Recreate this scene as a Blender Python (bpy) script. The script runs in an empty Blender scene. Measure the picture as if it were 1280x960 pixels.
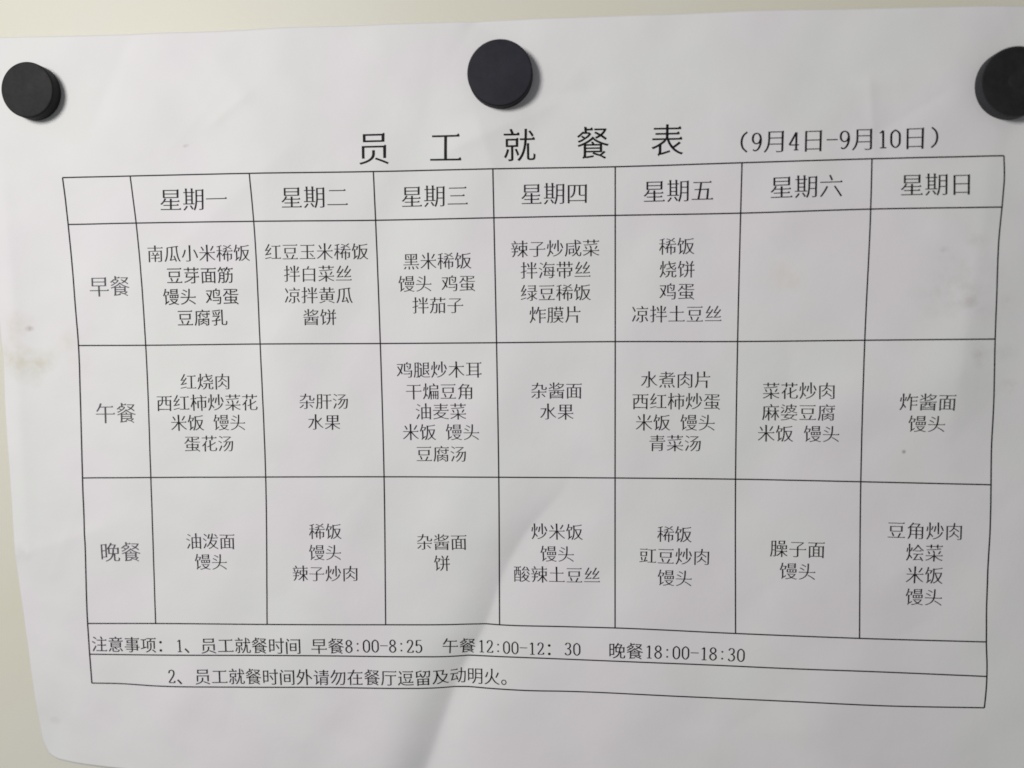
import bpy, math, random
import numpy as np
from mathutils import Matrix, Vector
from mathutils.geometry import tessellate_polygon

S = bpy.context.scene

# ------------------------------------------------------------------ camera
# paper coordinates: millimetres, u to the right, v downwards, origin at the
# middle of the printed table, h = height off the wall towards the viewer
def W(u, v, h=0.0):
    return (u * 0.001, -h * 0.001, -v * 0.001)

cam_d = bpy.data.cameras.new("camera")
cam = bpy.data.objects.new("camera", cam_d)
S.collection.objects.link(cam)
S.camera = cam
cam_d.sensor_width = 36.0
cam_d.lens = 1030.0 / 1280.0 * 36.0
cam_d.clip_start = 0.01
cam_d.clip_end = 50.0
RIGHT, DOWN, FWD, CPOS = ([0.9971167, 0.0105309, 0.0751489], [-0.0044375, 0.9967208, -0.0807955], [-0.0757533, 0.080229, 0.9938937], [16.7435847, -34.5876798, -234.351776])
def cv(a): return Vector((a[0], a[2], -a[1]))
r_, u_, b_ = cv(RIGHT), -cv(DOWN), -cv(FWD)
m = Matrix(((r_.x, u_.x, b_.x, CPOS[0] * .001), (r_.y, u_.y, b_.y, CPOS[2] * .001),
            (r_.z, u_.z, b_.z, -CPOS[1] * .001), (0, 0, 0, 1)))
cam.matrix_world = m
cam_d.dof.use_dof = True
cam_d.dof.focus_distance = 0.236
cam_d.dof.aperture_fstop = 5.5

# ------------------------------------------------------------------ light
wd = bpy.data.worlds.new("World")
S.world = wd
wd.use_nodes = True
bg = wd.node_tree.nodes["Background"]
bg.inputs[0].default_value = (.95, 0.955, 1.0, 1)
bg.inputs[1].default_value = 0.18

def area(name, loc, target, size, power, col, size_y=None):
    l = bpy.data.lights.new(name, 'AREA')
    l.shape = 'RECTANGLE' if size_y else 'DISK'
    l.size = size
    if size_y: l.size_y = size_y
    l.energy = power
    l.color = col
    o = bpy.data.objects.new(name, l)
    S.collection.objects.link(o)
    o.location = loc
    o.rotation_euler = (Vector(target) - Vector(loc)).to_track_quat('-Z', 'Y').to_euler()
    return o
area("room_lamp", (-0.31, -0.51, 0.20), (0, 0, 0), 0.19, 2.9, (1.0, 0.972, 0.958))

S.view_settings.view_transform = 'Standard'
S.view_settings.look = 'None'
S.view_settings.exposure = 0.0
S.view_settings.gamma = 1.0
S.render.engine = 'CYCLES'
S.cycles.filter_width = 1.7
S.cycles.max_bounces = 5

# ------------------------------------------------------------------ materials
def nodes(name):
    mt = bpy.data.materials.new(name)
    mt.use_nodes = True
    nt = mt.node_tree
    return mt, nt, nt.nodes["Principled BSDF"]

def add(nt, kind, **kw):
    n = nt.nodes.new(kind)
    for k, v in kw.items():
        if k.startswith("i_"): n.inputs[int(k[2:])].default_value = v
        else: setattr(n, k, v)
    return n

def noise(nt, vec, scale, detail=3, rough=.5):
    n = add(nt, 'ShaderNodeTexNoise')
    n.inputs['Scale'].default_value = scale
    n.inputs['Detail'].default_value = detail
    n.inputs['Roughness'].default_value = rough
    nt.links.new(vec, n.inputs['Vector'])
    return n

def ramp(nt, fac, p0, p1, c0=(0, 0, 0, 1), c1=(1, 1, 1, 1)):
    r = add(nt, 'ShaderNodeValToRGB')
    r.color_ramp.elements[0].position = p0; r.color_ramp.elements[0].color = c0
    r.color_ramp.elements[1].position = p1; r.color_ramp.elements[1].color = c1
    nt.links.new(fac, r.inputs[0])
    return r

def mixc(nt, fac, a, b, mode='MIX'):
    n = add(nt, 'ShaderNodeMix', data_type='RGBA', blend_type=mode)
    for sock, val in ((n.inputs[0], fac), (n.inputs[6], a), (n.inputs[7], b)):
        if hasattr(val, 'is_linked') or hasattr(val, 'links'): nt.links.new(val, sock)
        else: sock.default_value = val
    return n.outputs[2]

def mathn(nt, op, a, b=None, clamp=False):
    n = add(nt, 'ShaderNodeMath', operation=op, use_clamp=clamp)
    for sock, val in ((n.inputs[0], a), (n.inputs[1], b)):
        if val is None: continue
        if hasattr(val, 'links'): nt.links.new(val, sock)
        else: sock.default_value = val
    return n.outputs[0]

def paper_material():
    mt, nt, P = nodes("copy_paper")
    tc = add(nt, 'ShaderNodeTexCoord').outputs['Object']
    # very slight tint drift of cheap copy paper
    n1 = noise(nt, tc, 26, 2)
    tint = ramp(nt, n1.outputs[0], .38, .62, PAPER_A, PAPER_B).outputs[0]
    n2 = noise(nt, tc, 75, 3)
    g2 = ramp(nt, n2.outputs[0], .3, .7, (.972, .972, .972, 1), (1, 1, 1, 1)).outputs[0]
    base = mixc(nt, 1.0, tint, g2, 'MULTIPLY')
    # finger smudges and grease stains, each with its own ragged shape
    warp = noise(nt, tc, 90, 4, .6)
    n3 = noise(nt, tc, 230, 4, .65)
    sep = add(nt, 'ShaderNodeSeparateXYZ'); nt.links.new(tc, sep.inputs[0])
    for (u, v, ru, rv, ang, col, s) in STAINS:
        dx = mathn(nt, 'SUBTRACT', sep.outputs[0], u * .001)
        dz = mathn(nt, 'ADD', sep.outputs[2], v * .001)
        c, sn = math.cos(ang), math.sin(ang)
        a = mathn(nt, 'ADD', mathn(nt, 'MULTIPLY', dx, c / (ru * .001)), mathn(nt, 'MULTIPLY', dz, sn / (ru * .001)))
        b = mathn(nt, 'ADD', mathn(nt, 'MULTIPLY', dx, -sn / (rv * .001)), mathn(nt, 'MULTIPLY', dz, c / (rv * .001)))
        d = mathn(nt, 'SQRT', mathn(nt, 'ADD', mathn(nt, 'MULTIPLY', a, a), mathn(nt, 'MULTIPLY', b, b)))
        d = mathn(nt, 'ADD', d, mathn(nt, 'MULTIPLY', mathn(nt, 'SUBTRACT', warp.outputs[0], .5), 1.6))
        f = mathn(nt, 'SUBTRACT', 1.0, d, True)
        f = mathn(nt, 'MULTIPLY', f, ramp(nt, n3.outputs[0], .3, .68).outputs[0])
        f = mathn(nt, 'MULTIPLY', f, s, True)
        base = mixc(nt, f, base, col)
    nt.links.new(base, P.inputs['Base Color'])
    P.inputs['Roughness'].default_value = .62
    P.inputs['Specular IOR Level'].default_value = .25
    fb = noise(nt, tc, 1500, 4, .6)
    fb2 = noise(nt, tc, 260, 3, .55)
    hsum = mathn(nt, 'ADD', mathn(nt, 'MULTIPLY', fb.outputs[0], .25), fb2.outputs[0])
    bp = add(nt, 'ShaderNodeBump')
    bp.inputs['Strength'].default_value = .22
    bp.inputs['Distance'].default_value = .00025
    nt.links.new(hsum, bp.inputs['Height'])
    nt.links.new(bp.outputs[0], P.inputs['Normal'])
    return mt

def ink_material(name, c):
    mt, nt, P = nodes(name)
    tc = add(nt, 'ShaderNodeTexCoord').outputs['Object']
    n = noise(nt, tc, 1800, 3, .6)
    col = ramp(nt, n.outputs[0], .3, .75, (c * .8, c * .8, c * .86, 1), (c * 1.5, c * 1.5, c * 1.55, 1))
    nt.links.new(col.outputs[0], P.inputs['Base Color'])
    P.inputs['Roughness'].default_value = .55
    P.inputs['Specular IOR Level'].default_value = .12
    return mt

def wall_material():
    mt, nt, P = nodes("cream_painted_board")
    tc = add(nt, 'ShaderNodeTexCoord').outputs['Object']
    n1 = noise(nt, tc, 14, 3)
    col = ramp(nt, n1.outputs[0], .3, .7, WALL_A, WALL_B)
    nt.links.new(col.outputs[0], P.inputs['Base Color'])
    P.inputs['Roughness'].default_value = .45
    P.inputs['Specular IOR Level'].default_value = .3
    n2 = noise(nt, tc, 420, 3)
    bp = add(nt, 'ShaderNodeBump')
    bp.inputs['Strength'].default_value = .12
    bp.inputs['Distance'].default_value = .0003
    nt.links.new(n2.outputs[0], bp.inputs['Height'])
    nt.links.new(bp.outputs[0], P.inputs['Normal'])
    return mt

def magnet_material(name, dark, light):
    mt, nt, P = nodes(name)
    tc = add(nt, 'ShaderNodeTexCoord').outputs['Object']
    n1 = noise(nt, tc, 160, 4, .6)
    n2 = noise(nt, tc, 1400, 3, .6)
    f = mathn(nt, 'ADD', mathn(nt, 'MULTIPLY', n1.outputs[0], .7), mathn(nt, 'MULTIPLY', n2.outputs[0], .3))
    col = ramp(nt, f, .35, .65, dark, light)
    nt.links.new(col.outputs[0], P.inputs['Base Color'])
    P.inputs['Roughness'].default_value = .7
    P.inputs['Specular IOR Level'].default_value = .2
    bp = add(nt, 'ShaderNodeBump')
    bp.inputs['Strength'].default_value = .2
    bp.inputs['Distance'].default_value = .00008
    nt.links.new(f, bp.inputs['Height'])
    nt.links.new(bp.outputs[0], P.inputs['Normal'])
    return mt

PAPER_A = (.772, .752, .765, 1); PAPER_B = (.757, .768, .752, 1)
WALL_A = (.680, .662, .545, 1); WALL_B = (.685, .685, .605, 1)
STAINS = [
    (-141.375, -22.405, 7.727272727272727, 5.909090909090908, 0.6, (0.5, 0.44, 0.3, 1), 0.5),
    (-147.734, -24.141, 7.727272727272727, 5.909090909090908, 0, (0.6, 0.56, 0.42, 1), 0.6),
    (-146.332, -34.256, 5.454545454545454, 4.545454545454545, 0, (0.6, 0.56, 0.42, 1), 0.5),
    (-132.181, -29.404, 5.909090909090908, 4.090909090909091, 0, (0.6, 0.56, 0.42, 1), 0.35),
    (-129.951, -21.61, 5.909090909090908, 3.6363636363636362, 0, (0.6, 0.56, 0.42, 1), 0.3),
    (121.245, -40.188, 13.636363636363635, 10.454545454545453, -0.5, (0.36, 0.33, 0.3, 1), 0.27),
    (122.679, -37.598, 3.1818181818181817, 2.727272727272727, 0, (0.36, 0.33, 0.3, 1), 0.32),
    (125.759, -22.96, 2.727272727272727, 4.545454545454545, 0.2, (0.36, 0.33, 0.3, 1), 0.32),
    (134.176, -14.622, 3.6363636363636362, 2.727272727272727, 0, (0.36, 0.33, 0.3, 1), 0.45),
    (132.598, -37.924, 5.0, 3.6363636363636362, 0, (0.36, 0.33, 0.3, 1), 0.25),
    (133.012, -23.946, 4.545454545454545, 3.1818181818181817, 0, (0.36, 0.33, 0.3, 1), 0.2),
    (106.837, 3.195, 0.6818181818181818, 0.6818181818181818, 0, (0.06, 0.06, 0.06, 1), 0.8),
    (-94.138, -84.736, 1.3636363636363635, 0.7727272727272726, 0.2, (0.06, 0.06, 0.06, 1), 0.6),
    (-143.713, -32.812, 1.8181818181818181, 1.1363636363636362, 0, (0.36, 0.33, 0.3, 1), 1),
    (-148.074, 33.588, 5.909090909090908, 3.6363636363636362, 0.3, (0.36, 0.33, 0.3, 1), 0.25),
    (74.859, -44.105, 5.909090909090908, 5.909090909090908, 0, (0.6, 0.56, 0.42, 1), 0.35),
    (-141.332, 86.181, 2.727272727272727, 2.0454545454545454, 0, (0.36, 0.33, 0.3, 1), 0.3),
    (115.921, -51.605, 1.3636363636363635, 1.1363636363636362, 0, (0.36, 0.33, 0.3, 1), 0.7),
    (124.535, -54.009, 4.090909090909091, 2.2727272727272725, 0, (0.36, 0.33, 0.3, 1), 0.25)]

# ------------------------------------------------------------------ relief of the sheet
def _fold(U, V, a, b, amp, wl, wr, ta, tb, soft=1.2):
    """fold line from a to b (mm): the sheet leaves the line with slopes amp/wl
    and amp/wr on its two sides; ta, tb fade it out beyond its ends"""
    a = np.array(a, float); b = np.array(b, float)
    L = np.hypot(*(b - a)); d = (b - a) / L
    s = (U - a[0]) * d[0] + (V - a[1]) * d[1]
    q = (U - a[0]) * -d[1] + (V - a[1]) * d[0]
    w = np.where(q > 0, wr, wl)
    r = np.sqrt(q * q + soft * soft) - soft
    prof = np.exp(-r / w)
    e = np.exp(-(np.minimum(s, 0) / ta) ** 2) * np.exp(-(np.maximum(s - L, 0) / tb) ** 2)
    return amp * prof * e

def _bump(U, V, c, amp, ru, rv, ang=0.0):
    ca, sa = np.cos(ang), np.sin(ang)
    x = (U - c[0]) * ca + (V - c[1]) * sa
    y = -(U - c[0]) * sa + (V - c[1]) * ca
    return amp * np.exp(-(x / ru) ** 2 - (y / rv) ** 2)

_rs = np.random.RandomState(11)
_WAVES = [(_rs.uniform(45, 110), _rs.uniform(0, 6.28), _rs.uniform(0, 6.28), .16) for _ in range(6)] + \
         [(_rs.uniform(18, 38), _rs.uniform(0, 6.28), _rs.uniform(0, 6.28), .052) for _ in range(8)] + \
         [(_rs.uniform(9, 15), _rs.uniform(0, 6.28), _rs.uniform(0, 6.28), .011) for _ in range(8)]
_FOLDS = [((_rs.uniform(-145, 150), _rs.uniform(-115, 100)), _rs.uniform(0, 6.28), _rs.uniform(8, 30),
           _rs.uniform(-.17, .17), _rs.uniform(2.5, 8), _rs.uniform(2.5, 8)) for _ in range(95)]

def height(U, V):
    """height of the sheet off the wall in mm"""
    U = np.asarray(U, float); V = np.asarray(V, float)
    h = 1.4 + 0 * U
    # the free lower half stands off the wall, its left corner falls back
    g = np.clip((V + 70) / 180, 0, 1)
    h = h + 4.2 * g * g * (3 - 2 * g)
    h = h - 4.0 * np.exp(-((U + 150) / 22) ** 2 - ((V - 108) / 30) ** 2)
    for wl, an, ph, am in _WAVES:
        h = h + am * np.sin((U * np.cos(an) + V * np.sin(an)) * 6.2832 / wl + ph)
    for c, an, L, am, wa, wb in _FOLDS:
        e = (c[0] + L * np.cos(an), c[1] + L * np.sin(an))
        h = h + _fold(U, V, c, e, am, wa, wb, 6, 6, .8)
    # the long dent that runs up from the bottom edge
    cv_ = [-4, 14, 24, 30, 38, 54, 69, 95, 125]
    uc = sum(np.interp(V + o, cv_, [22, 14, 5, .8, -3.6, -9, -17, -26, -38]) for o in (-3, 0, 3)) / 3
    am = sum(np.interp(V + o, cv_, [0, .5, 1.2, 1.7, 2.0, 2.3, 2.7, 3.3, 3.8]) for o in (-4, 0, 4)) / 3
    q = (U - uc) * .92
    sf = np.clip((V - 30) / 45, .6, 2.2)
    r = np.sqrt(q * q + sf * sf) - sf
    h = h - am * np.exp(-r / np.where(q > 0, 15, 7.5))
    h = h + _bump(U, V, (-36, 92), 1.0, 9, 30, .3)
    # pinches by the magnets and the small creases between them
    h = h + _fold(U, V, (-10, -116), (0, -110), -.55, 4, 5, 3, 8, .5)
    h = h + _fold(U, V, (7, -95), (20, -97), -.45, 5, 6, 5, 8, .8)
    h = h + _fold(U, V, (-14, -83), (6, -91), .5, 5, 4, 6, 6, .6)
    h = h + _fold(U, V, (-9, -86), (-6, -77), .3, 4, 4, 4, 6, .6)
    h = h + _fold(U, V, (-84, -92), (-77, -97), .6, 9, 3, 4, 4, .4)
    h = h + _fold(U, V, (-108, -118), (-118, -98), -.7, 6, 6, 9, 12, 1.5)
    h = h + _fold(U, V, (-105, -50), (-70, -78), .6, 8, 12, 12, 12, 1.2)
    h = h + _fold(U, V, (96, -95), (97, -83), .5, 3.5, 6, 3, 5, .4)
    h = h + _fold(U, V, (98, -83), (112, -91), -.45, 5, 5, 3, 6, .5)
    h = h + _fold(U, V, (120, -14), (126, -60), .9, 9, 9, 14, 20, 1.5)
    h = h + _bump(U, V, (106, -14), .9, 22, 9, -.35)
    h = h + _fold(U, V, (-149, -60), (-147, 10), .9, 4, 7, 20, 20, 1.5)
    h = h + _fold(U, V, (-147, 34), (-128, 28), .5, 5, 7, 5, 8, 1.0)
    return np.maximum(h, .25)


# ------------------------------------------------------------------ helpers
def link(o, parent=None):
    S.collection.objects.link(o)
    if parent: o.parent = parent
    return o

def mesh_obj(name, verts, faces, mat, parent=None, smooth=False):
    me = bpy.data.meshes.new(name)
    me.from_pydata([tuple(v) for v in verts], [], faces)
    me.materials.append(mat)
    if smooth: me.polygons.foreach_set('use_smooth', [True] * len(me.polygons))
    me.update()
    return link(bpy.data.objects.new(name, me), parent)

# ------------------------------------------------------------------ wall
WALL_MAT = wall_material()
n = 24
vs = [(x, 0, z) for z in np.linspace(-.6, .6, n) for x in np.linspace(-.8, .8, n)]
fs = [(j * n + i, j * n + i + 1, (j + 1) * n + i + 1, (j + 1) * n + i) for j in range(n - 1) for i in range(n - 1)]
wall = mesh_obj("wall", vs, fs, WALL_MAT)
wall["kind"] = "structure"
wall["label"] = "cream painted board the sheet hangs on"

# ------------------------------------------------------------------ the sheet
SHEET = bpy.data.objects.new("menu_sheet", None)
link(SHEET)
SHEET["label"] = "creased white paper sheet with a printed weekly staff menu table in Chinese"
SHEET["category"] = "notice"

EDGES = {'top': [(-157.181, -116.484), (-147.716, -116.599), (-123.657, -116.178), (-100.236, -116.29), (-81.61, -116.251), (-53.663, -116.174), (-8.86, -116.171), (24.073, -115.987), (77.27, -115.864), (134.934, -114.802), (143.052, -114.649)], 'left': [(-157.181, -116.484), (-156.452, -93.512), (-154.666, -63.601), (-152.809, -37.855), (-151.999, -26.054), (-151.769, -11.837), (-151.165, 3.605), (-150.812, 16.807), (-150.29, 36.127), (-148.718, 55.6), (-148.071, 64.571), (-147.449, 75.951), (-146.811, 87.802), (-146.016, 94.669), (-144.636, 97.443)], 'bottom': [(-144.636, 97.443), (-142.494, 98.656), (-138.37, 99.402), (-132.205, 99.937), (-118.414, 100.381), (-83.244, 100.281), (-35.111, 100.945), (34.984, 101.819), (101.984, 103.704), (145.035, 103.727)], 'right': [(143.052, -114.649), (145.479, -64.353), (144.811, -10.866), (144.544, 43.94), (145.035, 103.727)]}
def interp(pts, t):
    # piecewise smooth curve through pts at parameters t (0..1 along chord length)
    p = np.array(pts, float)
    d = np.r_[0, np.cumsum(np.hypot(*np.diff(p, axis=0).T))]
    d /= d[-1]
    out = []
    for k in (0, 1):
        m_ = np.gradient(p[:, k], d)
        i = np.clip(np.searchsorted(d, t, side='right') - 1, 0, len(d) - 2)
        hh = d[i + 1] - d[i]; s = (t - d[i]) / hh
        out.append((2*s**3-3*s**2+1)*p[i, k] + (s**3-2*s**2+s)*hh*m_[i] + (-2*s**3+3*s**2)*p[i+1, k] + (s**3-s**2)*hh*m_[i+1])
    return np.stack(out, -1)

def build_paper():
    NU, NV = 520, 370
    s = np.linspace(0, 1, NU); t = np.linspace(0, 1, NV)
    top = interp(EDGES['top'], s); bot = interp(EDGES['bottom'], s)
    lef = interp(EDGES['left'], t); rig = interp(EDGES['right'], t)
    Sg, Tg = np.meshgrid(s, t)
    Sg = Sg[..., None]; Tg = Tg[..., None]
    P = ((1 - Tg) * top[None] + Tg * bot[None] + (1 - Sg) * lef[:, None] + Sg * rig[:, None]
         - ((1 - Sg) * (1 - Tg) * top[0] + Sg * (1 - Tg) * top[-1] + (1 - Sg) * Tg * bot[0] + Sg * Tg * bot[-1]))
    U, V = P[..., 0].ravel(), P[..., 1].ravel()
    Hh = height(U, V)
    front = np.stack([U, -Hh, -V], -1) * .001
    back = front + np.array([0, .0001, 0])
    co = np.concatenate([front, back])
    N = NU * NV
    idx = np.arange(N).reshape(NV, NU)
    f1 = np.stack([idx[:-1, :-1], idx[1:, :-1], idx[1:, 1:], idx[:-1, 1:]], -1).reshape(-1, 4)
    f2 = f1[:, ::-1] + N
    ring = np.concatenate([idx[0, :-1], idx[:-1, -1], idx[-1, :0:-1], idx[:0:-1, 0]])
    nx = np.roll(ring, -1)
    f3 = np.stack([ring, nx, nx + N, ring + N], -1)
    F = np.concatenate([f1, f2, f3])
    me = bpy.data.meshes.new("paper")
    me.vertices.add(len(co)); me.vertices.foreach_set('co', co.ravel())
    me.loops.add(F.size); me.loops.foreach_set('vertex_index', F.ravel())
    me.polygons.add(len(F)); me.polygons.foreach_set('loop_start', np.arange(0, F.size, 4))
    sm = np.ones(len(F), bool); sm[2 * len(f1):] = False
    me.polygons.foreach_set('use_smooth', sm)
    me.update(calc_edges=True); me.validate()
    me.materials.append(paper_material())
    return link(bpy.data.objects.new("paper", me), SHEET)
build_paper()

INK = ink_material("black_toner", .008)
INK_BOLD = ink_material("dense_toner", .005)
INK_PALE = ink_material("blur_pale_toner", .075)  # meal labels: blur at the left put into the ink as a paler colour
INKS = {'n': INK, 'b': INK_BOLD, 'p': INK_PALE}
LIFT = 0.07

# ------------------------------------------------------------------ printed rules
def cat(pts, step=0.8):
    p = np.array(pts, float)
    L = np.hypot(*np.diff(p, axis=0).T).sum()
    return interp(pts, np.linspace(0, 1, max(3, int(L / step)))) if len(p) > 2 else p

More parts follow.
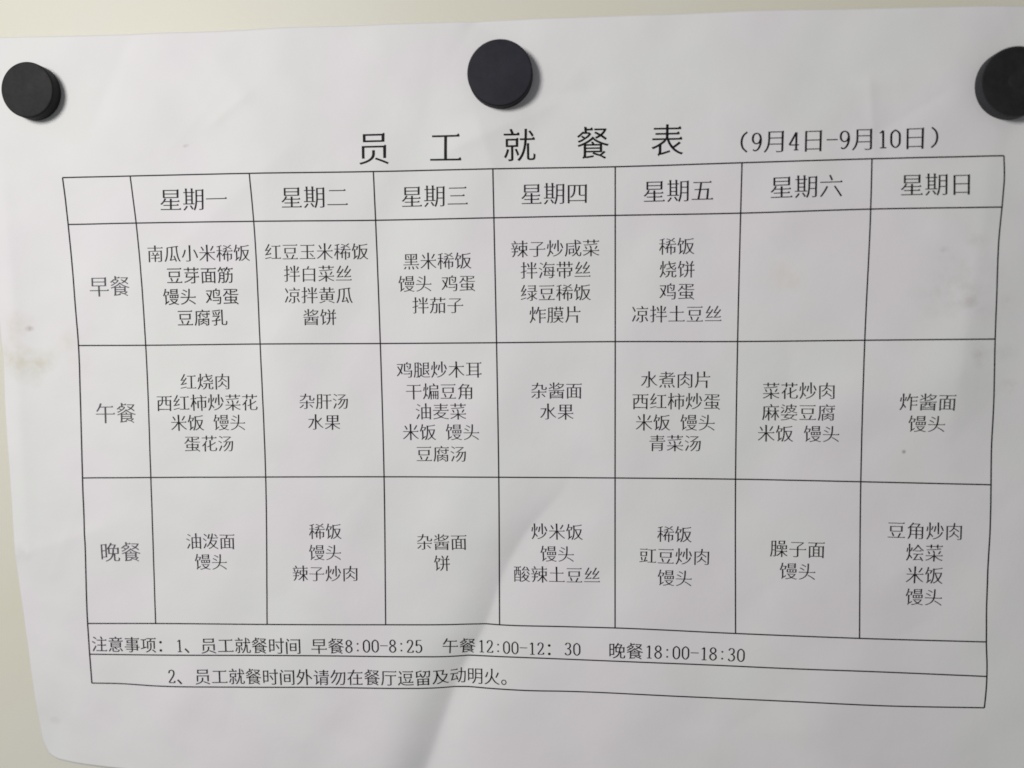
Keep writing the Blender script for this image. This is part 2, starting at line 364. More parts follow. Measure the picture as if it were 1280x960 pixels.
def rule(pts, w):
    c = cat(pts)
    T = np.gradient(c, axis=0); T /= np.linalg.norm(T, axis=1)[:, None]
    Nn = np.stack([-T[:, 1], T[:, 0]], -1) * w / 2
    a, b = c + Nn, c - Nn
    co = np.concatenate([a, b])
    Hh = height(co[:, 0], co[:, 1]) + LIFT * .9
    v = np.stack([co[:, 0], -Hh, -co[:, 1]], -1) * .001
    k = len(c)
    f = [(i, i + k, i + 1 + k, i + 1) for i in range(k - 1)]
    o = mesh_obj("grid_line", v, f, INK, SHEET)
    return o
for pts, w in [
    ([(-131.257, -76.493), (-121.341, -76.461), (-111.535, -76.439), (-102.016, -76.497), (-92.439, -76.524), (-82.574, -76.396), (-72.873, -76.266), (-63.54, -76.233), (-54.25, -76.184), (-44.963, -76.13), (-35.69, -76.101), (-26.481, -76.135), (-17.22, -76.077), (-8.04, -76.006), (1.012, -76.022), (10.056, -75.915), (19.038, -75.854), (27.981, -75.858), (36.87, -75.893), (45.705, -75.964), (54.442, -75.999), (63.143, -76.054), (71.814, -76.123), (80.365, -76.147), (88.95, -76.218), (97.38, -76.21), (105.796, -76.198), (114.25, -76.205), (122.656, -76.201), (131.163, -76.253)], 0.36),
    ([(-130.594, -63.085), (-120.502, -63.042), (-110.651, -63.022), (-101.103, -63.03), (-91.414, -62.968), (-81.893, -62.917), (-72.313, -62.814), (-62.953, -62.727), (-53.669, -62.636), (-44.441, -62.575), (-35.246, -62.572), (-25.895, -62.501), (-16.682, -62.485), (-7.633, -62.557), (1.405, -62.593), (10.415, -62.603), (19.374, -62.582), (28.274, -62.572), (37.138, -62.569), (45.935, -62.527), (54.714, -62.527), (63.376, -62.521), (71.935, -62.566), (80.535, -62.703), (89.064, -62.822), (97.446, -62.851), (105.69, -62.788), (113.967, -62.717), (122.316, -62.666), (130.878, -62.686)], 0.36),
    ([(-128.984, -27.755), (-119.166, -27.711), (-109.448, -27.675), (-99.934, -27.676), (-90.451, -27.713), (-81.045, -27.749), (-71.35, -27.777), (-61.952, -27.752), (-52.895, -27.683), (-43.73, -27.628), (-34.532, -27.6), (-25.31, -27.596), (-16.21, -27.592), (-7.223, -27.583), (1.738, -27.593), (10.629, -27.607), (19.486, -27.624), (28.276, -27.625), (37.048, -27.56), (45.809, -27.464), (54.522, -27.377), (63.137, -27.336), (71.663, -27.341), (80.18, -27.364), (88.56, -27.403), (96.846, -27.434), (105.077, -27.454), (113.204, -27.474), (121.188, -27.499), (129.832, -27.476)], 0.36),
    ([(-128.899, 11.452), (-119.263, 11.359), (-109.539, 11.219), (-100.066, 11.161), (-90.514, 11.063), (-81.0, 10.959), (-71.569, 10.868), (-62.313, 10.841), (-53.101, 10.822), (-43.889, 10.789), (-34.813, 10.853), (-25.646, 10.825), (-16.467, 10.71), (-7.442, 10.702), (1.509, 10.736), (10.415, 10.792), (19.283, 10.776), (28.074, 10.723), (36.838, 10.797), (45.556, 10.857), (54.27, 10.98), (62.958, 11.13), (71.505, 11.216), (79.944, 11.293), (88.385, 11.429), (96.858, 11.613), (105.275, 11.79), (113.63, 11.962), (121.938, 12.135), (130.243, 12.321)], 0.36),
    ([(-129.061, 55.39), (-124.3, 55.303), (-119.561, 55.219), (-114.837, 55.138), (-110.079, 55.032), (-105.343, 54.94), (-100.613, 54.855), (-95.843, 54.735), (-91.132, 54.652), (-86.528, 54.649), (-81.953, 54.66), (-77.341, 54.622), (-72.684, 54.516), (-68.007, 54.365), (-63.381, 54.24), (-58.863, 54.218), (-54.398, 54.247), (-49.927, 54.259), (-45.452, 54.256), (-40.964, 54.22), (-36.454, 54.132), (-31.944, 54.031), (-27.46, 53.943), (-23.014, 53.882), (-18.621, 53.885), (-14.273, 53.968), (-9.941, 54.185), (-5.465, 54.273), (-0.994, 54.225), (3.444, 54.111), (7.851, 54.016), (12.232, 53.997), (16.596, 54.001), (20.942, 53.941), (25.265, 53.858), (29.566, 53.821), (33.85, 53.844), (38.127, 53.936), (42.405, 54.1), (46.678, 54.285), (50.938, 54.455), (55.186, 54.614), (59.417, 54.742), (63.61, 54.804), (67.766, 54.823), (71.908, 54.85), (76.057, 54.909), (80.205, 54.983), (84.353, 55.069), (88.495, 55.157), (92.608, 55.214), (96.722, 55.28), (100.902, 55.418), (105.113, 55.583), (109.268, 55.687), (113.383, 55.753), (117.464, 55.794), (121.513, 55.816), (125.548, 55.837), (129.595, 55.882)], 0.36),
    ([(-128.8, 64.787), (-124.012, 64.726), (-119.285, 64.702), (-114.57, 64.676), (-109.818, 64.606), (-105.043, 64.494), (-100.245, 64.333), (-95.488, 64.174), (-90.859, 64.106), (-86.289, 64.08), (-81.681, 64.013), (-76.994, 63.858), (-72.303, 63.685), (-67.666, 63.55), (-63.115, 63.502), (-58.617, 63.51), (-54.123, 63.524), (-49.632, 63.55), (-45.147, 63.578), (-40.644, 63.558), (-36.114, 63.452), (-31.599, 63.316), (-27.147, 63.261), (-22.774, 63.369), (-18.469, 63.514), (-14.169, 63.629), (-9.653, 63.546), (-5.157, 63.428), (-0.711, 63.378), (3.7, 63.398), (8.09, 63.458), (12.466, 63.521), (16.828, 63.532), (21.168, 63.492), (25.484, 63.436), (29.783, 63.433), (34.064, 63.446), (38.333, 63.478), (42.602, 63.568), (46.881, 63.73), (51.153, 63.888), (55.405, 64.015), (59.624, 64.103), (63.807, 64.149), (67.976, 64.201), (72.149, 64.284), (76.309, 64.357), (80.435, 64.379), (84.53, 64.36), (88.625, 64.355), (92.745, 64.406), (96.908, 64.534), (101.102, 64.717), (105.277, 64.888), (109.409, 65.023), (113.51, 65.137), (117.604, 65.255), (121.695, 65.379), (125.751, 65.476), (129.768, 65.544)], 0.36),
    ([(-128.55, 73.703), (-123.861, 73.695), (-119.146, 73.724), (-114.375, 73.864), (-109.57, 73.985), (-104.716, 73.921), (-99.909, 73.791), (-95.26, 73.735), (-90.667, 73.694), (-86.077, 73.643), (-81.49, 73.599), (-76.829, 73.442), (-72.177, 73.261), (-67.595, 73.141), (-63.053, 73.058), (-58.504, 72.961), (-53.986, 72.917), (-49.5, 72.936), (-45.0, 72.924), (-40.489, 72.86), (-35.989, 72.758), (-31.532, 72.671), (-27.169, 72.748), (-22.897, 72.944), (-18.627, 73.039), (-14.08, 72.704), (-9.575, 72.68), (-5.13, 72.719), (-0.728, 72.821), (3.648, 72.957), (8.016, 73.036), (12.383, 73.011), (16.737, 72.95), (21.072, 72.908), (25.383, 72.873), (29.668, 72.818), (33.932, 72.804), (38.187, 72.857), (42.438, 72.96), (46.703, 73.137), (50.971, 73.332), (55.212, 73.462), (59.416, 73.521), (63.61, 73.588), (67.804, 73.685), (71.976, 73.759), (76.08, 73.733), (80.156, 73.702), (84.225, 73.703), (88.317, 73.773), (92.477, 73.954), (96.687, 74.198), (100.88, 74.394), (105.026, 74.502), (109.138, 74.543), (113.21, 74.524), (117.249, 74.465), (121.28, 74.402), (125.312, 74.356), (129.311, 74.298)], 0.36),
    ([(-131.257, -76.493), (-130.904, -70.77), (-130.657, -64.998), (-130.424, -59.185), (-130.107, -53.329), (-129.716, -47.437), (-129.507, -41.537), (-129.283, -35.622), (-129.047, -29.69), (-128.911, -23.736), (-128.833, -17.771), (-128.859, -11.786), (-128.822, -5.8), (-128.901, 0.22), (-128.862, 6.224), (-128.896, 12.261), (-128.845, 18.297), (-128.808, 24.361), (-128.699, 30.408), (-128.815, 36.557), (-128.903, 42.69), (-129.037, 48.875), (-129.062, 55.07), (-128.954, 61.28), (-128.713, 67.448), (-128.55, 73.703)], 0.4),
    ([(-110.736, -76.437), (-110.231, -71.362), (-109.809, -66.294), (-109.469, -61.207), (-109.184, -56.089), (-108.968, -50.948), (-108.748, -45.78), (-108.629, -40.597), (-108.466, -35.392), (-108.296, -30.176), (-108.2, -24.946), (-108.127, -19.7), (-108.086, -14.44), (-107.962, -9.188), (-107.878, -3.926), (-107.792, 1.339), (-107.817, 6.646), (-107.826, 11.966), (-107.839, 17.303), (-107.834, 22.643), (-107.848, 28.004), (-107.878, 33.386), (-107.954, 38.809), (-107.95, 44.201), (-107.944, 49.604), (-107.888, 54.985)], 0.36),
    ([(-75.253, -76.299), (-74.996, -71.276), (-74.754, -66.234), (-74.514, -61.151), (-74.315, -56.039), (-74.205, -50.913), (-74.121, -45.765), (-74.107, -40.601), (-74.035, -35.414), (-73.913, -30.215), (-73.749, -25.01), (-73.603, -19.795), (-73.438, -14.575), (-73.261, -9.354), (-73.134, -4.115), (-73.047, 1.142), (-73.047, 6.438), (-73.035, 11.732), (-73.084, 17.053), (-73.117, 22.358), (-73.194, 27.687), (-73.299, 33.036), (-73.435, 38.415), (-73.587, 43.823), (-73.703, 49.22), (-73.718, 54.545)], 0.36),
    ([(-39.625, -76.099), (-39.525, -71.075), (-39.462, -66.051), (-39.403, -60.997), (-39.308, -55.899), (-39.182, -50.771), (-39.033, -45.626), (-38.94, -40.48), (-38.827, -35.319), (-38.736, -30.147), (-38.66, -24.962), (-38.565, -19.769), (-38.498, -14.557), (-38.449, -9.327), (-38.395, -4.089), (-38.353, 1.164), (-38.284, 6.401), (-38.256, 11.667), (-38.262, 16.957), (-38.316, 22.291), (-38.369, 27.629), (-38.428, 32.979), (-38.455, 38.294), (-38.455, 43.58), (-38.458, 48.876), (-38.452, 54.176)], 0.36),
    ([(-5.72, -75.994), (-5.708, -71.047), (-5.671, -66.031), (-5.615, -60.971), (-5.548, -55.889), (-5.469, -50.791), (-5.405, -45.695), (-5.344, -40.588), (-5.293, -35.47), (-5.24, -30.337), (-5.176, -25.198), (-5.106, -20.058), (-5.043, -14.911), (-4.991, -9.75), (-4.964, -4.553), (-4.949, 0.672), (-4.939, 5.91), (-4.938, 11.167), (-4.948, 16.437), (-4.984, 21.763), (-5.04, 27.142), (-5.117, 32.596), (-5.196, 38.08), (-5.268, 43.575), (-5.289, 48.912), (-5.308, 54.274)], 0.36),
    ([(28.195, -75.859), (28.186, -70.82), (28.179, -65.775), (28.181, -60.738), (28.181, -55.674), (28.183, -50.592), (28.175, -45.479), (28.157, -40.349), (28.138, -35.215), (28.11, -30.08), (28.094, -24.938), (28.083, -19.776), (28.067, -14.606), (28.046, -9.432), (28.026, -4.25), (28.006, 0.945), (27.989, 6.153), (27.981, 11.403), (27.974, 16.665), (27.973, 21.971), (27.969, 27.28), (27.969, 32.621), (27.965, 37.961), (27.954, 43.262), (27.936, 48.533), (27.921, 53.827)], 0.36),
    ([(62.536, -76.05), (62.498, -71.032), (62.43, -65.967), (62.353, -60.872), (62.261, -55.751), (62.174, -50.616), (62.09, -45.466), (62.011, -40.301), (61.947, -35.121), (61.882, -29.923), (61.835, -24.708), (61.768, -19.482), (61.695, -14.248), (61.61, -9.014), (61.536, -3.772), (61.488, 1.491), (61.5, 6.809), (61.51, 12.135), (61.521, 17.461), (61.512, 22.755), (61.49, 28.022), (61.503, 33.329), (61.523, 38.647), (61.559, 43.998), (61.621, 49.413), (61.645, 54.783)], 0.36),
    ([(96.829, -76.211), (96.816, -71.125), (96.819, -66.03), (96.796, -60.917), (96.674, -55.772), (96.535, -50.619), (96.349, -45.448), (96.209, -40.269), (96.047, -35.069), (95.887, -29.855), (95.732, -24.63), (95.548, -19.404), (95.404, -14.168), (95.398, -8.883), (95.488, -3.542), (95.562, 1.822), (95.478, 7.125), (95.405, 12.434), (95.364, 17.759), (95.382, 23.12), (95.428, 28.505), (95.444, 33.871), (95.424, 39.205), (95.388, 44.527), (95.394, 49.899), (95.368, 55.253)], 0.36),
    ([(131.163, -76.253), (131.398, -70.426), (131.04, -64.596), (130.574, -58.77), (130.141, -52.917), (129.96, -47.036), (129.911, -41.139), (129.889, -35.232), (129.853, -29.302), (129.809, -23.354), (129.903, -17.377), (130.043, -11.362), (130.02, -5.328), (129.933, 0.731), (129.982, 6.806), (130.128, 12.914), (130.227, 19.034), (130.172, 25.143), (129.828, 31.192), (129.525, 37.247), (129.365, 43.336), (129.39, 49.515), (129.59, 55.776), (129.897, 61.988), (129.816, 68.148), (129.311, 74.298)], 0.38)]:
    rule(pts, w)

# ------------------------------------------------------------------ glyphs
def flatten(sp):
    pts = []
    bps = sp.bezier_points; n = len(bps)
    for i in range(n):
        a, b = bps[i], bps[(i + 1) % n]
        p0, p1, p2, p3 = (Vector(q).to_2d() for q in (a.co, a.handle_right, b.handle_left, b.co))
        ch = (p3 - p0).length
        if ch < 1e-6: continue
        dv = max(abs((p1 - p0).cross((p3 - p0).normalized())), abs((p2 - p0).cross((p3 - p0).normalized())))
        k = 1 if dv < .002 else (6 if ch > .1 else 3)
        for j in range(k):
            t = j / k
            pts.append((1-t)**3 * p0 + 3*(1-t)**2*t * p1 + 3*(1-t)*t*t * p2 + t**3 * p3)
    out = []
    for p in pts:
        if not out or (p - out[-1]).length > 1e-4: out.append(p)
    if len(out) > 1 and (out[0] - out[-1]).length < 1e-4: out.pop()
    return np.array([(p.x, p.y) for p in out])

def crossings(loops):
    A = np.concatenate(loops); B = np.concatenate([np.roll(l, -1, 0) for l in loops])
    n = len(A); E = B - A
    nxt = np.concatenate([np.roll(np.arange(len(l)), -1) + s for l, s in
                          zip(loops, np.cumsum([0] + [len(l) for l in loops[:-1]]))])
    d = A[None] - A[:, None]
    den = E[:, None, 0] * E[None, :, 1] - E[:, None, 1] * E[None, :, 0]
    par = abs(den) < 1e-7
    den = np.where(par, 1, den)
    s = (d[..., 0] * E[None, :, 1] - d[..., 1] * E[None, :, 0]) / den
    t = (d[..., 0] * E[:, None, 1] - d[..., 1] * E[:, None, 0]) / den
    X = (s > -1e-4) & (s < 1.0001) & (t > -1e-4) & (t < 1.0001) & ~par
    i = np.arange(n)
    X[i, i] = False; X[i, nxt] = False; X[nxt, i] = False
    return X.any(1)

def songify(loops, TH, TV):
    """thin the horizontals, keep the verticals heavier and add the small
    triangular feet of a Song typeface"""
    A = np.concatenate(loops); B = np.concatenate([np.roll(l, -1, 0) for l in loops])
    E = B - A
    pre = []
    for l in loops:
        nx = np.roll(l, -1, 0); e = nx - l
        L = np.hypot(e[:, 0], e[:, 1]); d = e / L[:, None]
        nrm = np.stack([-d[:, 1], d[:, 0]], -1)          # inward
        off = np.zeros(len(l))
        for i in range(len(l)):
            best = 9
            for q in (.3, .5, .7):
                o = l[i] + e[i] * q + nrm[i] * 1e-4
                den = nrm[i, 0] * E[:, 1] - nrm[i, 1] * E[:, 0]
                den = np.where(abs(den) < 1e-9, 1e-9, den)
                w = A - o
                t = (w[:, 0] * E[:, 1] - w[:, 1] * E[:, 0]) / den
                s = (w[:, 0] * nrm[i, 1] - w[:, 1] * nrm[i, 0]) / den
                ok = (t > 1e-4) & (s >= 0) & (s <= 1)
                if ok.any(): best = min(best, t[ok].min())
            if best < .125:
                hz = abs(nrm[i, 1]) ** 1.5
                T = TH * hz + TV * (1 - hz)
                off[i] = min(.03, max(0, (best - T) / 2))
        disp = np.zeros_like(l)
        for i in range(len(l)):
            a, b = i - 1, i
            n1, n2 = nrm[a], nrm[b]
            det = n1[0] * n2[1] - n1[1] * n2[0]
            if abs(det) > .3:
                dd = np.linalg.solve(np.array([n1, n2]), np.array([off[a], off[b]]))
            else:
                av = n1 + n2; av /= max(np.linalg.norm(av), 1e-6); dd = av * (off[a] + off[b]) / 2
            if np.hypot(*dd) > .05: dd = dd / np.hypot(*dd) * .05
            disp[i] = dd
        pre.append((l, d, L, disp, np.ones(len(l))))
    for it in range(10):
        out, src = [], []
        for li, (l, d, L, disp, kv) in enumerate(pre):
            new = l + disp * kv[:, None]
            res, sr = [], []
            n = len(l)
            for i in range(n):
                a, b = (i - 1) % n, i                       # edge into and out of vertex i
                P = new[i]
                hz_out = d[b, 0] < -.97 and L[b] > .11      # leaving leftwards (top side)
                up_in = d[a, 1] > .93
                if kv[i] < 1: add_ = [P]
                elif hz_out and up_in and L[a] < .1:          # right end of a horizontal stroke
                    add_ = [P, P + (-.030, .042), P + (-.085, .0)]
                elif hz_out and up_in and L[a] >= .1:       # top right corner
                    add_ = [P + (.006, -.02), P + (.012, .006), P + (-.018, .030), P + (-.065, .0)]
                elif d[b, 0] < -.93 and up_in and L[b] < .1 and L[a] > .1:      # vertical stroke head
                    add_ = [P + (.0, -.012), P + (.022, .004)]
                elif d[a, 0] < -.93 and d[b, 1] < -.93 and L[a] < .1 and L[b] > .1:
                    add_ = [P + (-.014, .016)]
                else:
                    add_ = [P]
                res += add_; sr += [(li, i)] * len(add_)
            out.append(np.array(res)); src += sr
        X = crossings(out)
        if not X.any(): break
        hit = set()
        k = 0
        for o_ in out:
            for j in range(len(o_)):
                if X[k + j]: hit.add(src[k + j]); hit.add(src[k + (j + 1) % len(o_)])
            k += len(o_)
        for li, i in hit:
            kv = pre[li][4]
            kv[i] = .99 if kv[i] == 1 and it == 0 else (kv[i] * .6 if kv[i] > .05 else 0)
    return out

def dens(l, step=.2):
    o = []
    for p, q in zip(l, np.roll(l, -1, 0)):
        k = max(1, int(np.hypot(*(q - p)) / step))
        for j in range(k): o.append(p + (q - p) * j / k)
    return np.array(o)

GL = {}
def tri(loops):
    """fill loops (outer and holes) through a 2D curve"""
    c = bpy.data.curves.new('g', 'CURVE'); c.dimensions = '2D'; c.fill_mode = 'FRONT'
    for l in loops:
        if len(l) < 3: continue
        sp = c.splines.new('POLY'); sp.points.add(len(l) - 1)
        sp.points.foreach_set('co', np.c_[l, np.zeros(len(l)), np.ones(len(l))].ravel())
        sp.use_cyclic_u = True
    o = bpy.data.objects.new('g', c); S.collection.objects.link(o)
    dg = bpy.context.evaluated_depsgraph_get()
    me = o.evaluated_get(dg).to_mesh()
    co = np.array([v.co[:2] for v in me.vertices]); F = [tuple(p.vertices) for p in me.polygons]
    o.evaluated_get(dg).to_mesh_clear()
    bpy.data.objects.remove(o); bpy.data.curves.remove(c)
    return co, F

PEN = {   # centre lines of the half width figures
    '0': [[(.25,.70),(.12,.60),(.085,.35),(.12,.10),(.25,.0),(.38,.10),(.415,.35),(.38,.60),(.25,.70)]],
    '1': [[(.13,.60),(.20,.625),(.27,.69)], [(.27,.69),(.27,.35),(.27,.0)], [(.14,.0),(.27,.0),(.40,.0)]],
    '2': [[(.10,.53),(.14,.65),(.25,.70),(.36,.65),(.39,.53),(.34,.38),(.20,.18),(.09,.02)], [(.09,.015),(.25,.015),(.40,.015)], [(.40,.01),(.415,.06),(.42,.12)]],
    '3': [[(.11,.58),(.16,.67),(.25,.70),(.35,.65),(.375,.54),(.33,.42),(.20,.37)], [(.20,.37),(.34,.33),(.40,.19),(.34,.05),(.22,.0),(.13,.03),(.09,.12)]],
    '4': [[(.33,.70),(.33,.35),(.33,.0)], [(.32,.69),(.19,.44),(.06,.20)], [(.06,.20),(.25,.20),(.44,.20)], [(.24,.0),(.33,.0),(.42,.0)]],
    '5': [[(.13,.69),(.26,.69),(.39,.69)], [(.13,.69),(.12,.53),(.11,.38)], [(.11,.38),(.20,.44),(.33,.41),(.40,.23),(.34,.06),(.22,.0),(.13,.03),(.09,.11)]],
    '8': [[(.25,.38),(.13,.46),(.12,.60),(.25,.70),(.38,.60),(.37,.46),(.25,.38)], [(.25,.38),(.11,.28),(.09,.13),(.25,.0),(.41,.13),(.39,.28),(.25,.38)]],
    '9': [[(.40,.45),(.34,.32),(.22,.28),(.11,.37),(.09,.50),(.14,.65),(.25,.70),(.36,.64),(.41,.48),(.39,.24),(.30,.06),(.18,.0),(.11,.05)]],
    '-': [[(.03,.37),(.25,.37),(.47,.37)]],
    ':': [[(.205,.11),(.25,.11),(.295,.11)], [(.205,.49),(.25,.49),(.295,.49)]],
    '（': [[(.86,.76),(.70,.60),(.64,.36),(.70,.12),(.86,-.04)]],
    '）': [[(.14,.76),(.30,.60),(.36,.36),(.30,.12),(.14,-.04)]],
}
def pen_glyph(ch):
    V, F = [], []
    for k, st in enumerate(PEN[ch]):
        p = np.array(st, float)
        c = interp(p, np.linspace(0, 1, 5 if ch in '-:' else 26))
        T = np.gradient(c, axis=0); T /= np.maximum(np.linalg.norm(T, axis=1), 1e-6)[:, None]
        w = .040 + .042 * abs(T[:, 1]) ** 1.3
        if ch == ':': w[:] = .09
        if ch == '-': w[:] = .042
        N_ = np.stack([-T[:, 1], T[:, 0]], -1) * w[:, None] / 2
        b = len(V)
        n = len(c)
        for q in c - N_: V.append((q[0], q[1], k * .006))
        for q in c + N_: V.append((q[0], q[1], k * .006))
        F += [(b + i, b + i + 1, b + n + i + 1, b + n + i) for i in range(n - 1)]
    return np.array(V), F

def glyph(ch, bold):
    key = (ch, bold)
    if key in GL: return GL[key]
    if ch in PEN:
        V, F = pen_glyph(ch)
    else:
        c = bpy.data.curves.new('g', 'FONT'); c.body = ch; c.size = 1
        o = bpy.data.objects.new('g', c); S.collection.objects.link(o)
        bpy.context.view_layer.update()
        dg = bpy.context.evaluated_depsgraph_get()
        oe = o.evaluated_get(dg)
        k = oe.to_curve(dg)
        loops = [flatten(s) for s in k.splines]
        oe.to_curve_clear()
        bpy.data.objects.remove(o); bpy.data.curves.remove(c)
        loops = [l for l in loops if len(l) > 2]
        wt = (.050, .098) if bold else (.036, .082)
        if ch not in '、。：':
            loops = songify(loops, *wt)
        co, F = tri([dens(l) for l in loops])
        V = np.c_[co, np.zeros(len(co))]
    GL[key] = (V, F)
    return GL[key]

def text_line(name, s, u0, v0, u1, v1, style, label=None):
    """print s on the sheet; (u0,v0)-(u1,v1) is the middle line of its em boxes"""
    adv = [(.5 if ord(ch) < 128 else 1.0) for ch in s]
    tot = sum(adv)
    A = np.array((u0, v0)); D = (np.array((u1, v1)) - A) / tot
    em = np.hypot(*D); X = D; Y = np.array((D[1], -D[0]))      # Y points up on the page
    V, F = [], []; pos = 0; base = 0
    bold = 'b' in style
    for ch, a in zip(s, adv):
        if ch != ' ':
            g, gf = glyph(ch, bold)
            gy = g[:, 1] - (.35 if ch in PEN else .365)
            P = A + np.outer(g[:, 0] + pos, X) + np.outer(gy, Y)
            Hh = height(P[:, 0], P[:, 1]) + LIFT + g[:, 2]
            V.append(np.stack([P[:, 0], -Hh, -P[:, 1]], -1) * .001)
            F += [tuple(i + base for i in f) for f in gf]
            base += len(g)
        pos += a
    o = mesh_obj(name, np.concatenate(V), F, INKS['b' if bold else ('p' if 'p' in style else 'n')], SHEET)
    if label: o["label"] = label
    return o

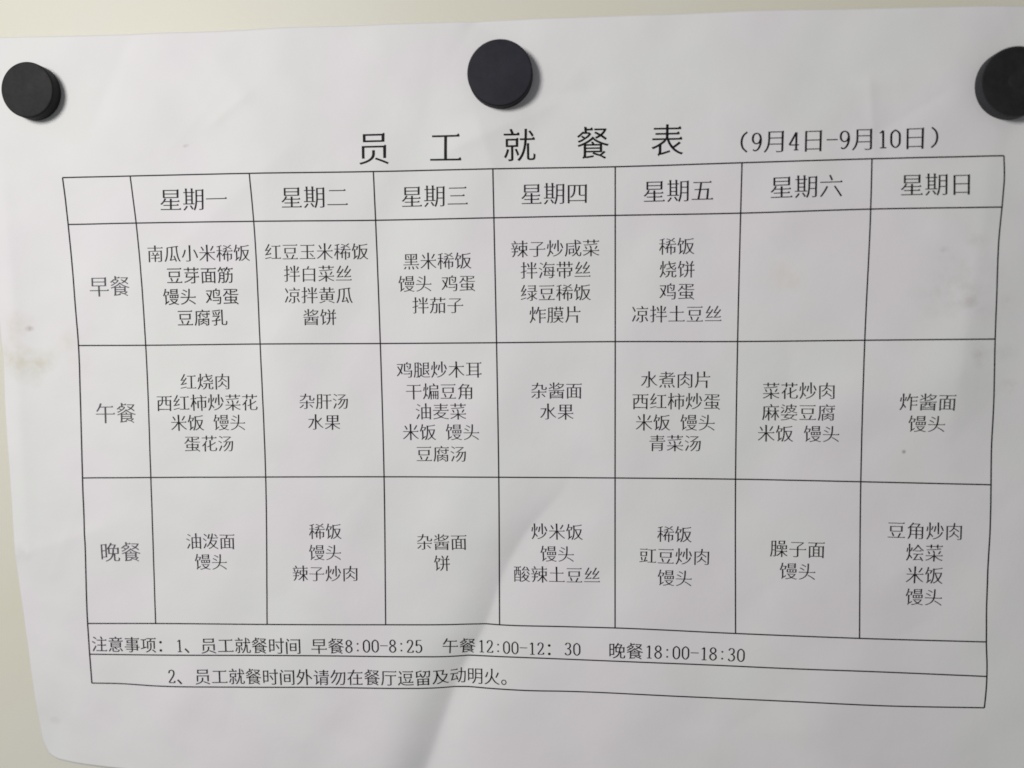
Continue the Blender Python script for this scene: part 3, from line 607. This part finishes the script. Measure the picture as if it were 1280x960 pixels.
for name, s, u0, v0, u1, v1, style in [
    ('title_character', '员', -44.298, -82.404, -34.518, -82.392, 'b'),
    ('title_character', '工', -23.846, -82.279, -14.01, -82.037, 'b'),
    ('title_character', '就', -3.068, -82.155, 6.475, -82.172, 'b'),
    ('title_character', '餐', 17.313, -82.251, 26.769, -82.232, 'b'),
    ('title_character', '表', 37.699, -82.539, 47.02, -82.46, 'b'),
    ('date_text', '（9月4日-9月10日）', 58.064, -81.472, 117.878, -81.347, 'n'),
    ('weekday_text', '星期一', -102.567, -69.416, -81.967, -69.274, 'n'),
    ('weekday_text', '星期二', -66.589, -69.23, -46.851, -69.101, 'n'),
    ('weekday_text', '星期三', -32.094, -68.828, -12.488, -68.741, 'n'),
    ('weekday_text', '星期四', 1.792, -68.821, 20.883, -68.73, 'n'),
    ('weekday_text', '星期五', 35.66, -68.801, 55.236, -68.838, 'n'),
    ('weekday_text', '星期六', 69.908, -69.072, 89.61, -69.232, 'n'),
    ('weekday_text', '星期日', 104.095, -68.905, 123.344, -68.846, 'n'),
    ('meal_text', '早餐', -124.976, -44.848, -112.289, -44.823, 'p'),
    ('meal_text', '午餐', -124.487, -7.63, -111.721, -7.685, 'p'),
    ('meal_text', '晚餐', -124.366, 33.726, -111.607, 33.606, 'p'),
    ('dish_text', '南瓜小米稀饭', -106.864, -54.016, -75.908, -53.913, 'n'),
    ('dish_text', '豆芽面筋', -101.383, -47.707, -81.049, -47.665, 'b'),
    ('dish_text', '馒头 鸡蛋', -102.68, -41.571, -79.711, -41.562, 'b'),
    ('dish_text', '豆腐乳', -98.688, -35.433, -83.373, -35.449, 'b'),
    ('dish_text', '红豆玉米稀饭', -71.757, -53.975, -41.573, -53.783, 'n'),
    ('dish_text', '拌白菜丝', -66.386, -47.692, -46.376, -47.561, 'n'),
    ('dish_text', '凉拌黄瓜', -66.275, -41.532, -46.315, -41.416, 'n'),
    ('dish_text', '酱饼', -60.958, -35.263, -51.067, -35.207, 'n'),
    ('dish_text', '黑米稀饭', -31.86, -50.725, -11.93, -50.69, 'n'),
    ('dish_text', '馒头 鸡蛋', -33.325, -44.4, -10.884, -44.373, 'n'),
    ('dish_text', '拌茄子', -29.35, -38.23, -14.362, -38.214, 'n'),
    ('dish_text', '辣子炒咸菜', -1.048, -53.636, 23.969, -53.671, 'n'),
    ('dish_text', '拌海带丝', 1.609, -47.631, 21.553, -47.669, 'n'),
    ('dish_text', '绿豆稀饭', 1.563, -41.393, 21.53, -41.42, 'n'),
    ('dish_text', '炸膜片', 3.958, -35.189, 18.952, -35.203, 'n'),
    ('dish_text', '稀饭', 40.106, -53.774, 50.09, -53.749, 'n'),
    ('dish_text', '烧饼', 40.199, -47.4, 50.197, -47.362, 'n'),
    ('dish_text', '鸡蛋', 40.19, -41.343, 50.231, -41.297, 'n'),
    ('dish_text', '凉拌土豆丝', 32.563, -35.093, 57.666, -34.932, 'n'),
    ('dish_text', '红烧肉', -98.219, -16.819, -82.98, -16.874, 'n'),
    ('dish_text', '西红柿炒菜花', -105.692, -10.629, -74.733, -10.832, 'n'),
    ('dish_text', '米饭 馒头', -101.434, -4.8, -78.556, -4.967, 'n'),
    ('dish_text', '蛋花汤', -97.645, 1.359, -82.351, 1.226, 'n'),
    ('dish_text', '杂肝汤', -62.823, -11.054, -48.15, -11.004, 'n'),
    ('dish_text', '水果', -60.331, -5.042, -50.602, -4.99, 'n'),
    ('dish_text', '鸡腿炒木耳', -34.213, -19.951, -9.266, -19.968, 'n'),
    ('dish_text', '干煸豆角', -31.68, -13.737, -11.677, -13.781, 'n'),
    ('dish_text', '油麦菜', -28.933, -7.997, -13.87, -8.074, 'n'),
    ('dish_text', '米饭 馒头', -32.775, -2.027, -10.163, -2.167, 'n'),
    ('dish_text', '豆腐汤', -28.979, 4.262, -13.968, 4.1, 'n'),
    ('dish_text', '杂酱面', 4.213, -13.883, 19.001, -13.857, 'n'),
    ('dish_text', '水果', 6.751, -7.919, 16.63, -7.91, 'n'),
    ('dish_text', '水煮肉片', 35.006, -16.884, 54.845, -16.684, 'n'),
    ('dish_text', '西红柿炒蛋', 32.563, -10.872, 57.367, -10.627, 'n'),
    ('dish_text', '米饭 馒头', 33.577, -4.915, 55.926, -4.683, 'n'),
    ('dish_text', '青菜汤', 37.272, 0.936, 52.137, 1.102, 'n'),
    ('dish_text', '菜花炒肉', 68.625, -13.524, 88.449, -13.501, 'n'),
    ('dish_text', '麻婆豆腐', 68.512, -7.573, 88.384, -7.503, 'n'),
    ('dish_text', '米饭 馒头', 67.293, -1.734, 89.711, -1.547, 'n'),
    ('dish_text', '炸酱面', 104.86, -10.503, 119.924, -10.426, 'n'),
    ('dish_text', '馒头', 107.464, -4.471, 117.432, -4.406, 'n'),
    ('dish_text', '油泼面', -97.902, 30.211, -82.623, 29.997, 'n'),
    ('dish_text', '馒头', -95.421, 36.351, -85.177, 36.173, 'n'),
    ('dish_text', '稀饭', -60.713, 26.876, -50.832, 26.82, 'n'),
    ('dish_text', '馒头', -60.858, 33.088, -50.997, 33.051, 'n'),
    ('dish_text', '辣子炒肉', -65.915, 39.307, -46.155, 39.226, 'n'),
    ('dish_text', '杂酱面', -29.207, 29.823, -14.205, 29.602, 'n'),
    ('dish_text', '饼', -24.148, 35.959, -19.144, 35.874, 'n'),
    ('dish_text', '炒米饭', 3.963, 26.787, 19.006, 26.484, 'n'),
    ('dish_text', '馒头', 6.546, 33.151, 16.539, 32.973, 'n'),
    ('dish_text', '酸辣土豆丝', -1.197, 39.215, 23.934, 38.991, 'n'),
    ('dish_text', '稀饭', 39.623, 26.579, 49.576, 26.79, 'n'),
    ('dish_text', '豇豆炒肉', 34.674, 32.809, 54.682, 33.236, 'n'),
    ('dish_text', '馒头', 39.693, 39.066, 49.665, 39.344, 'n'),
    ('dish_text', '臊子面', 70.844, 30.445, 86.132, 30.725, 'n'),
    ('dish_text', '馒头', 73.407, 36.746, 83.554, 36.936, 'n'),
    ('dish_text', '豆角炒肉', 102.555, 24.986, 123.106, 25.395, 'n'),
    ('dish_text', '烩菜', 107.511, 31.131, 117.805, 31.338, 'n'),
    ('dish_text', '米饭', 107.625, 37.419, 117.976, 37.648, 'n'),
    ('dish_text', '馒头', 107.688, 43.669, 117.944, 43.865, 'n'),
    ('note_text', '注意事项：', -128.201, 61.705, -102.71, 61.615, 'b'),
    ('note_text', '1、', -101.955, 61.541, -94.198, 61.336, 'b'),
    ('note_text', '员工就餐时间', -94.199, 61.36, -63.299, 60.743, 'b'),
    ('note_text', '早餐', -60.689, 60.672, -50.684, 60.681, 'b'),
    ('note_text', '8:00-8:25', -50.684, 60.705, -27.399, 60.213, 'b'),
    ('note_text', '午餐', -22.075, 60.153, -12.302, 60.783, 'b'),
    ('note_text', '12:00-12', -11.947, 60.791, 7.84, 60.642, 'b'),
    ('note_text', '：', 7.84, 60.642, 12.906, 60.614, 'b'),
    ('note_text', '30', 13.251, 60.532, 18.293, 60.514, 'b'),
    ('note_text', '晚餐', 25.912, 60.406, 35.949, 60.418, 'b'),
    ('note_text', '18:00-18:30', 36.174, 60.343, 64.432, 61.003, 'b'),
    ('note_text', '2、', -104.692, 70.898, -96.4, 70.659, 'b'),
    ('note_text', '员工就餐时间外', -96.28, 70.729, -60.216, 70.035, 'b'),
    ('note_text', '请勿在餐厅逗留及动明火。', -60.217, 70.083, -0.079, 69.322, 'b')]:
    text_line(name, s, u0, v0, u1, v1, style)

# ------------------------------------------------------------------ magnets
def magnet(u, v, h, r, t, mats, label, rings, tilt=(0, 0)):
    """turned disc: side with a rounded rim, a flat face and faint moulding rings"""
    face_mat, side_mat = mats
    rt = bpy.data.objects.new("round_magnet", None); link(rt)
    rt.location = W(u, v, h)
    rt.rotation_euler = (tilt[0], 0, tilt[1])
    rt["label"] = label; rt["category"] = "magnet"; rt["group"] = "round magnets holding the sheet"
    def lathe(name, prof, mat, cap_end):
        N = 96
        vs = []
        for (rr, y) in prof:
            for k in range(N):
                a = 2 * math.pi * k / N
                vs.append((rr * .001 * math.cos(a), -y * .001, rr * .001 * math.sin(a)))
        fs = []
        for j in range(len(prof) - 1):
            for k in range(N):
                k2 = (k + 1) % N
                fs.append((j * N + k, j * N + k2, (j + 1) * N + k2, (j + 1) * N + k))
        if cap_end:
            vs.append((0, -prof[-1][1] * .001, 0)); c = len(vs) - 1; j = len(prof) - 1
            fs += [(j * N + k, j * N + (k + 1) % N, c) for k in range(N)]
        return mesh_obj(name, vs, fs, mat, rt, True)
    b = .55
    side = [(r - .25, 0), (r, .25), (r, t - b)] + [(r - b + b * math.cos(x), t - b + b * math.sin(x)) for x in (.3, .6, .9)]
    lathe("rim", side, side_mat, False)
    e = (r - b + b * math.cos(.9), t - b + b * math.sin(.9))
    prof = [e, (r - b + b * math.cos(1.2), t - b + b * math.sin(1.2)), (r - b, t)]
    for q in rings:                                      # shallow pressed ring
        prof += [(q + .35, t), (q + .12, t - .09), (q - .12, t - .09), (q - .35, t)]
    prof.append((.3, t))
    lathe("face", prof, face_mat, True)
    return rt
for a in [
    ('grey', -137.826, -100.52, 1.7608161308678496, 7.75, 4.0, 'small charcoal round magnet at the top left corner of the sheet', [2.1], (0, 0)),
    ('blue', -3.198, -101.04, 1.5914010563339893, 8.9, 3.8, 'smooth slate black round magnet above the large title', [], (0, 0)),
    ('dark', 131.921, -94.585, 0.9420207636349165, 9.0, 4.0, 'blackest round magnet, at the top right above the date, cut off by the frame', [2.2], (0, 0))]:
    col, args = a[0], a[1:]
    d, l = {'grey': ((.017, .018, .018, 1), (.032, .031, .031, 1)),
            'blue': ((.018, .019, .026, 1), (.027, .028, .037, 1)),
            'dark': ((.012, .012, .013, 1), (.022, .022, .023, 1))}[col]
    sd = tuple(x * .45 for x in d[:3]) + (1,); sl = tuple(x * .5 for x in l[:3]) + (1,)
    if col == 'dark': sd, sl = (.03, .03, .034, 1), (.045, .045, .05, 1)
    magnet(*args[:5], (magnet_material("ferrite_" + col, d, l), magnet_material("ferrite_rim_" + col, sd, sl)), *args[5:])
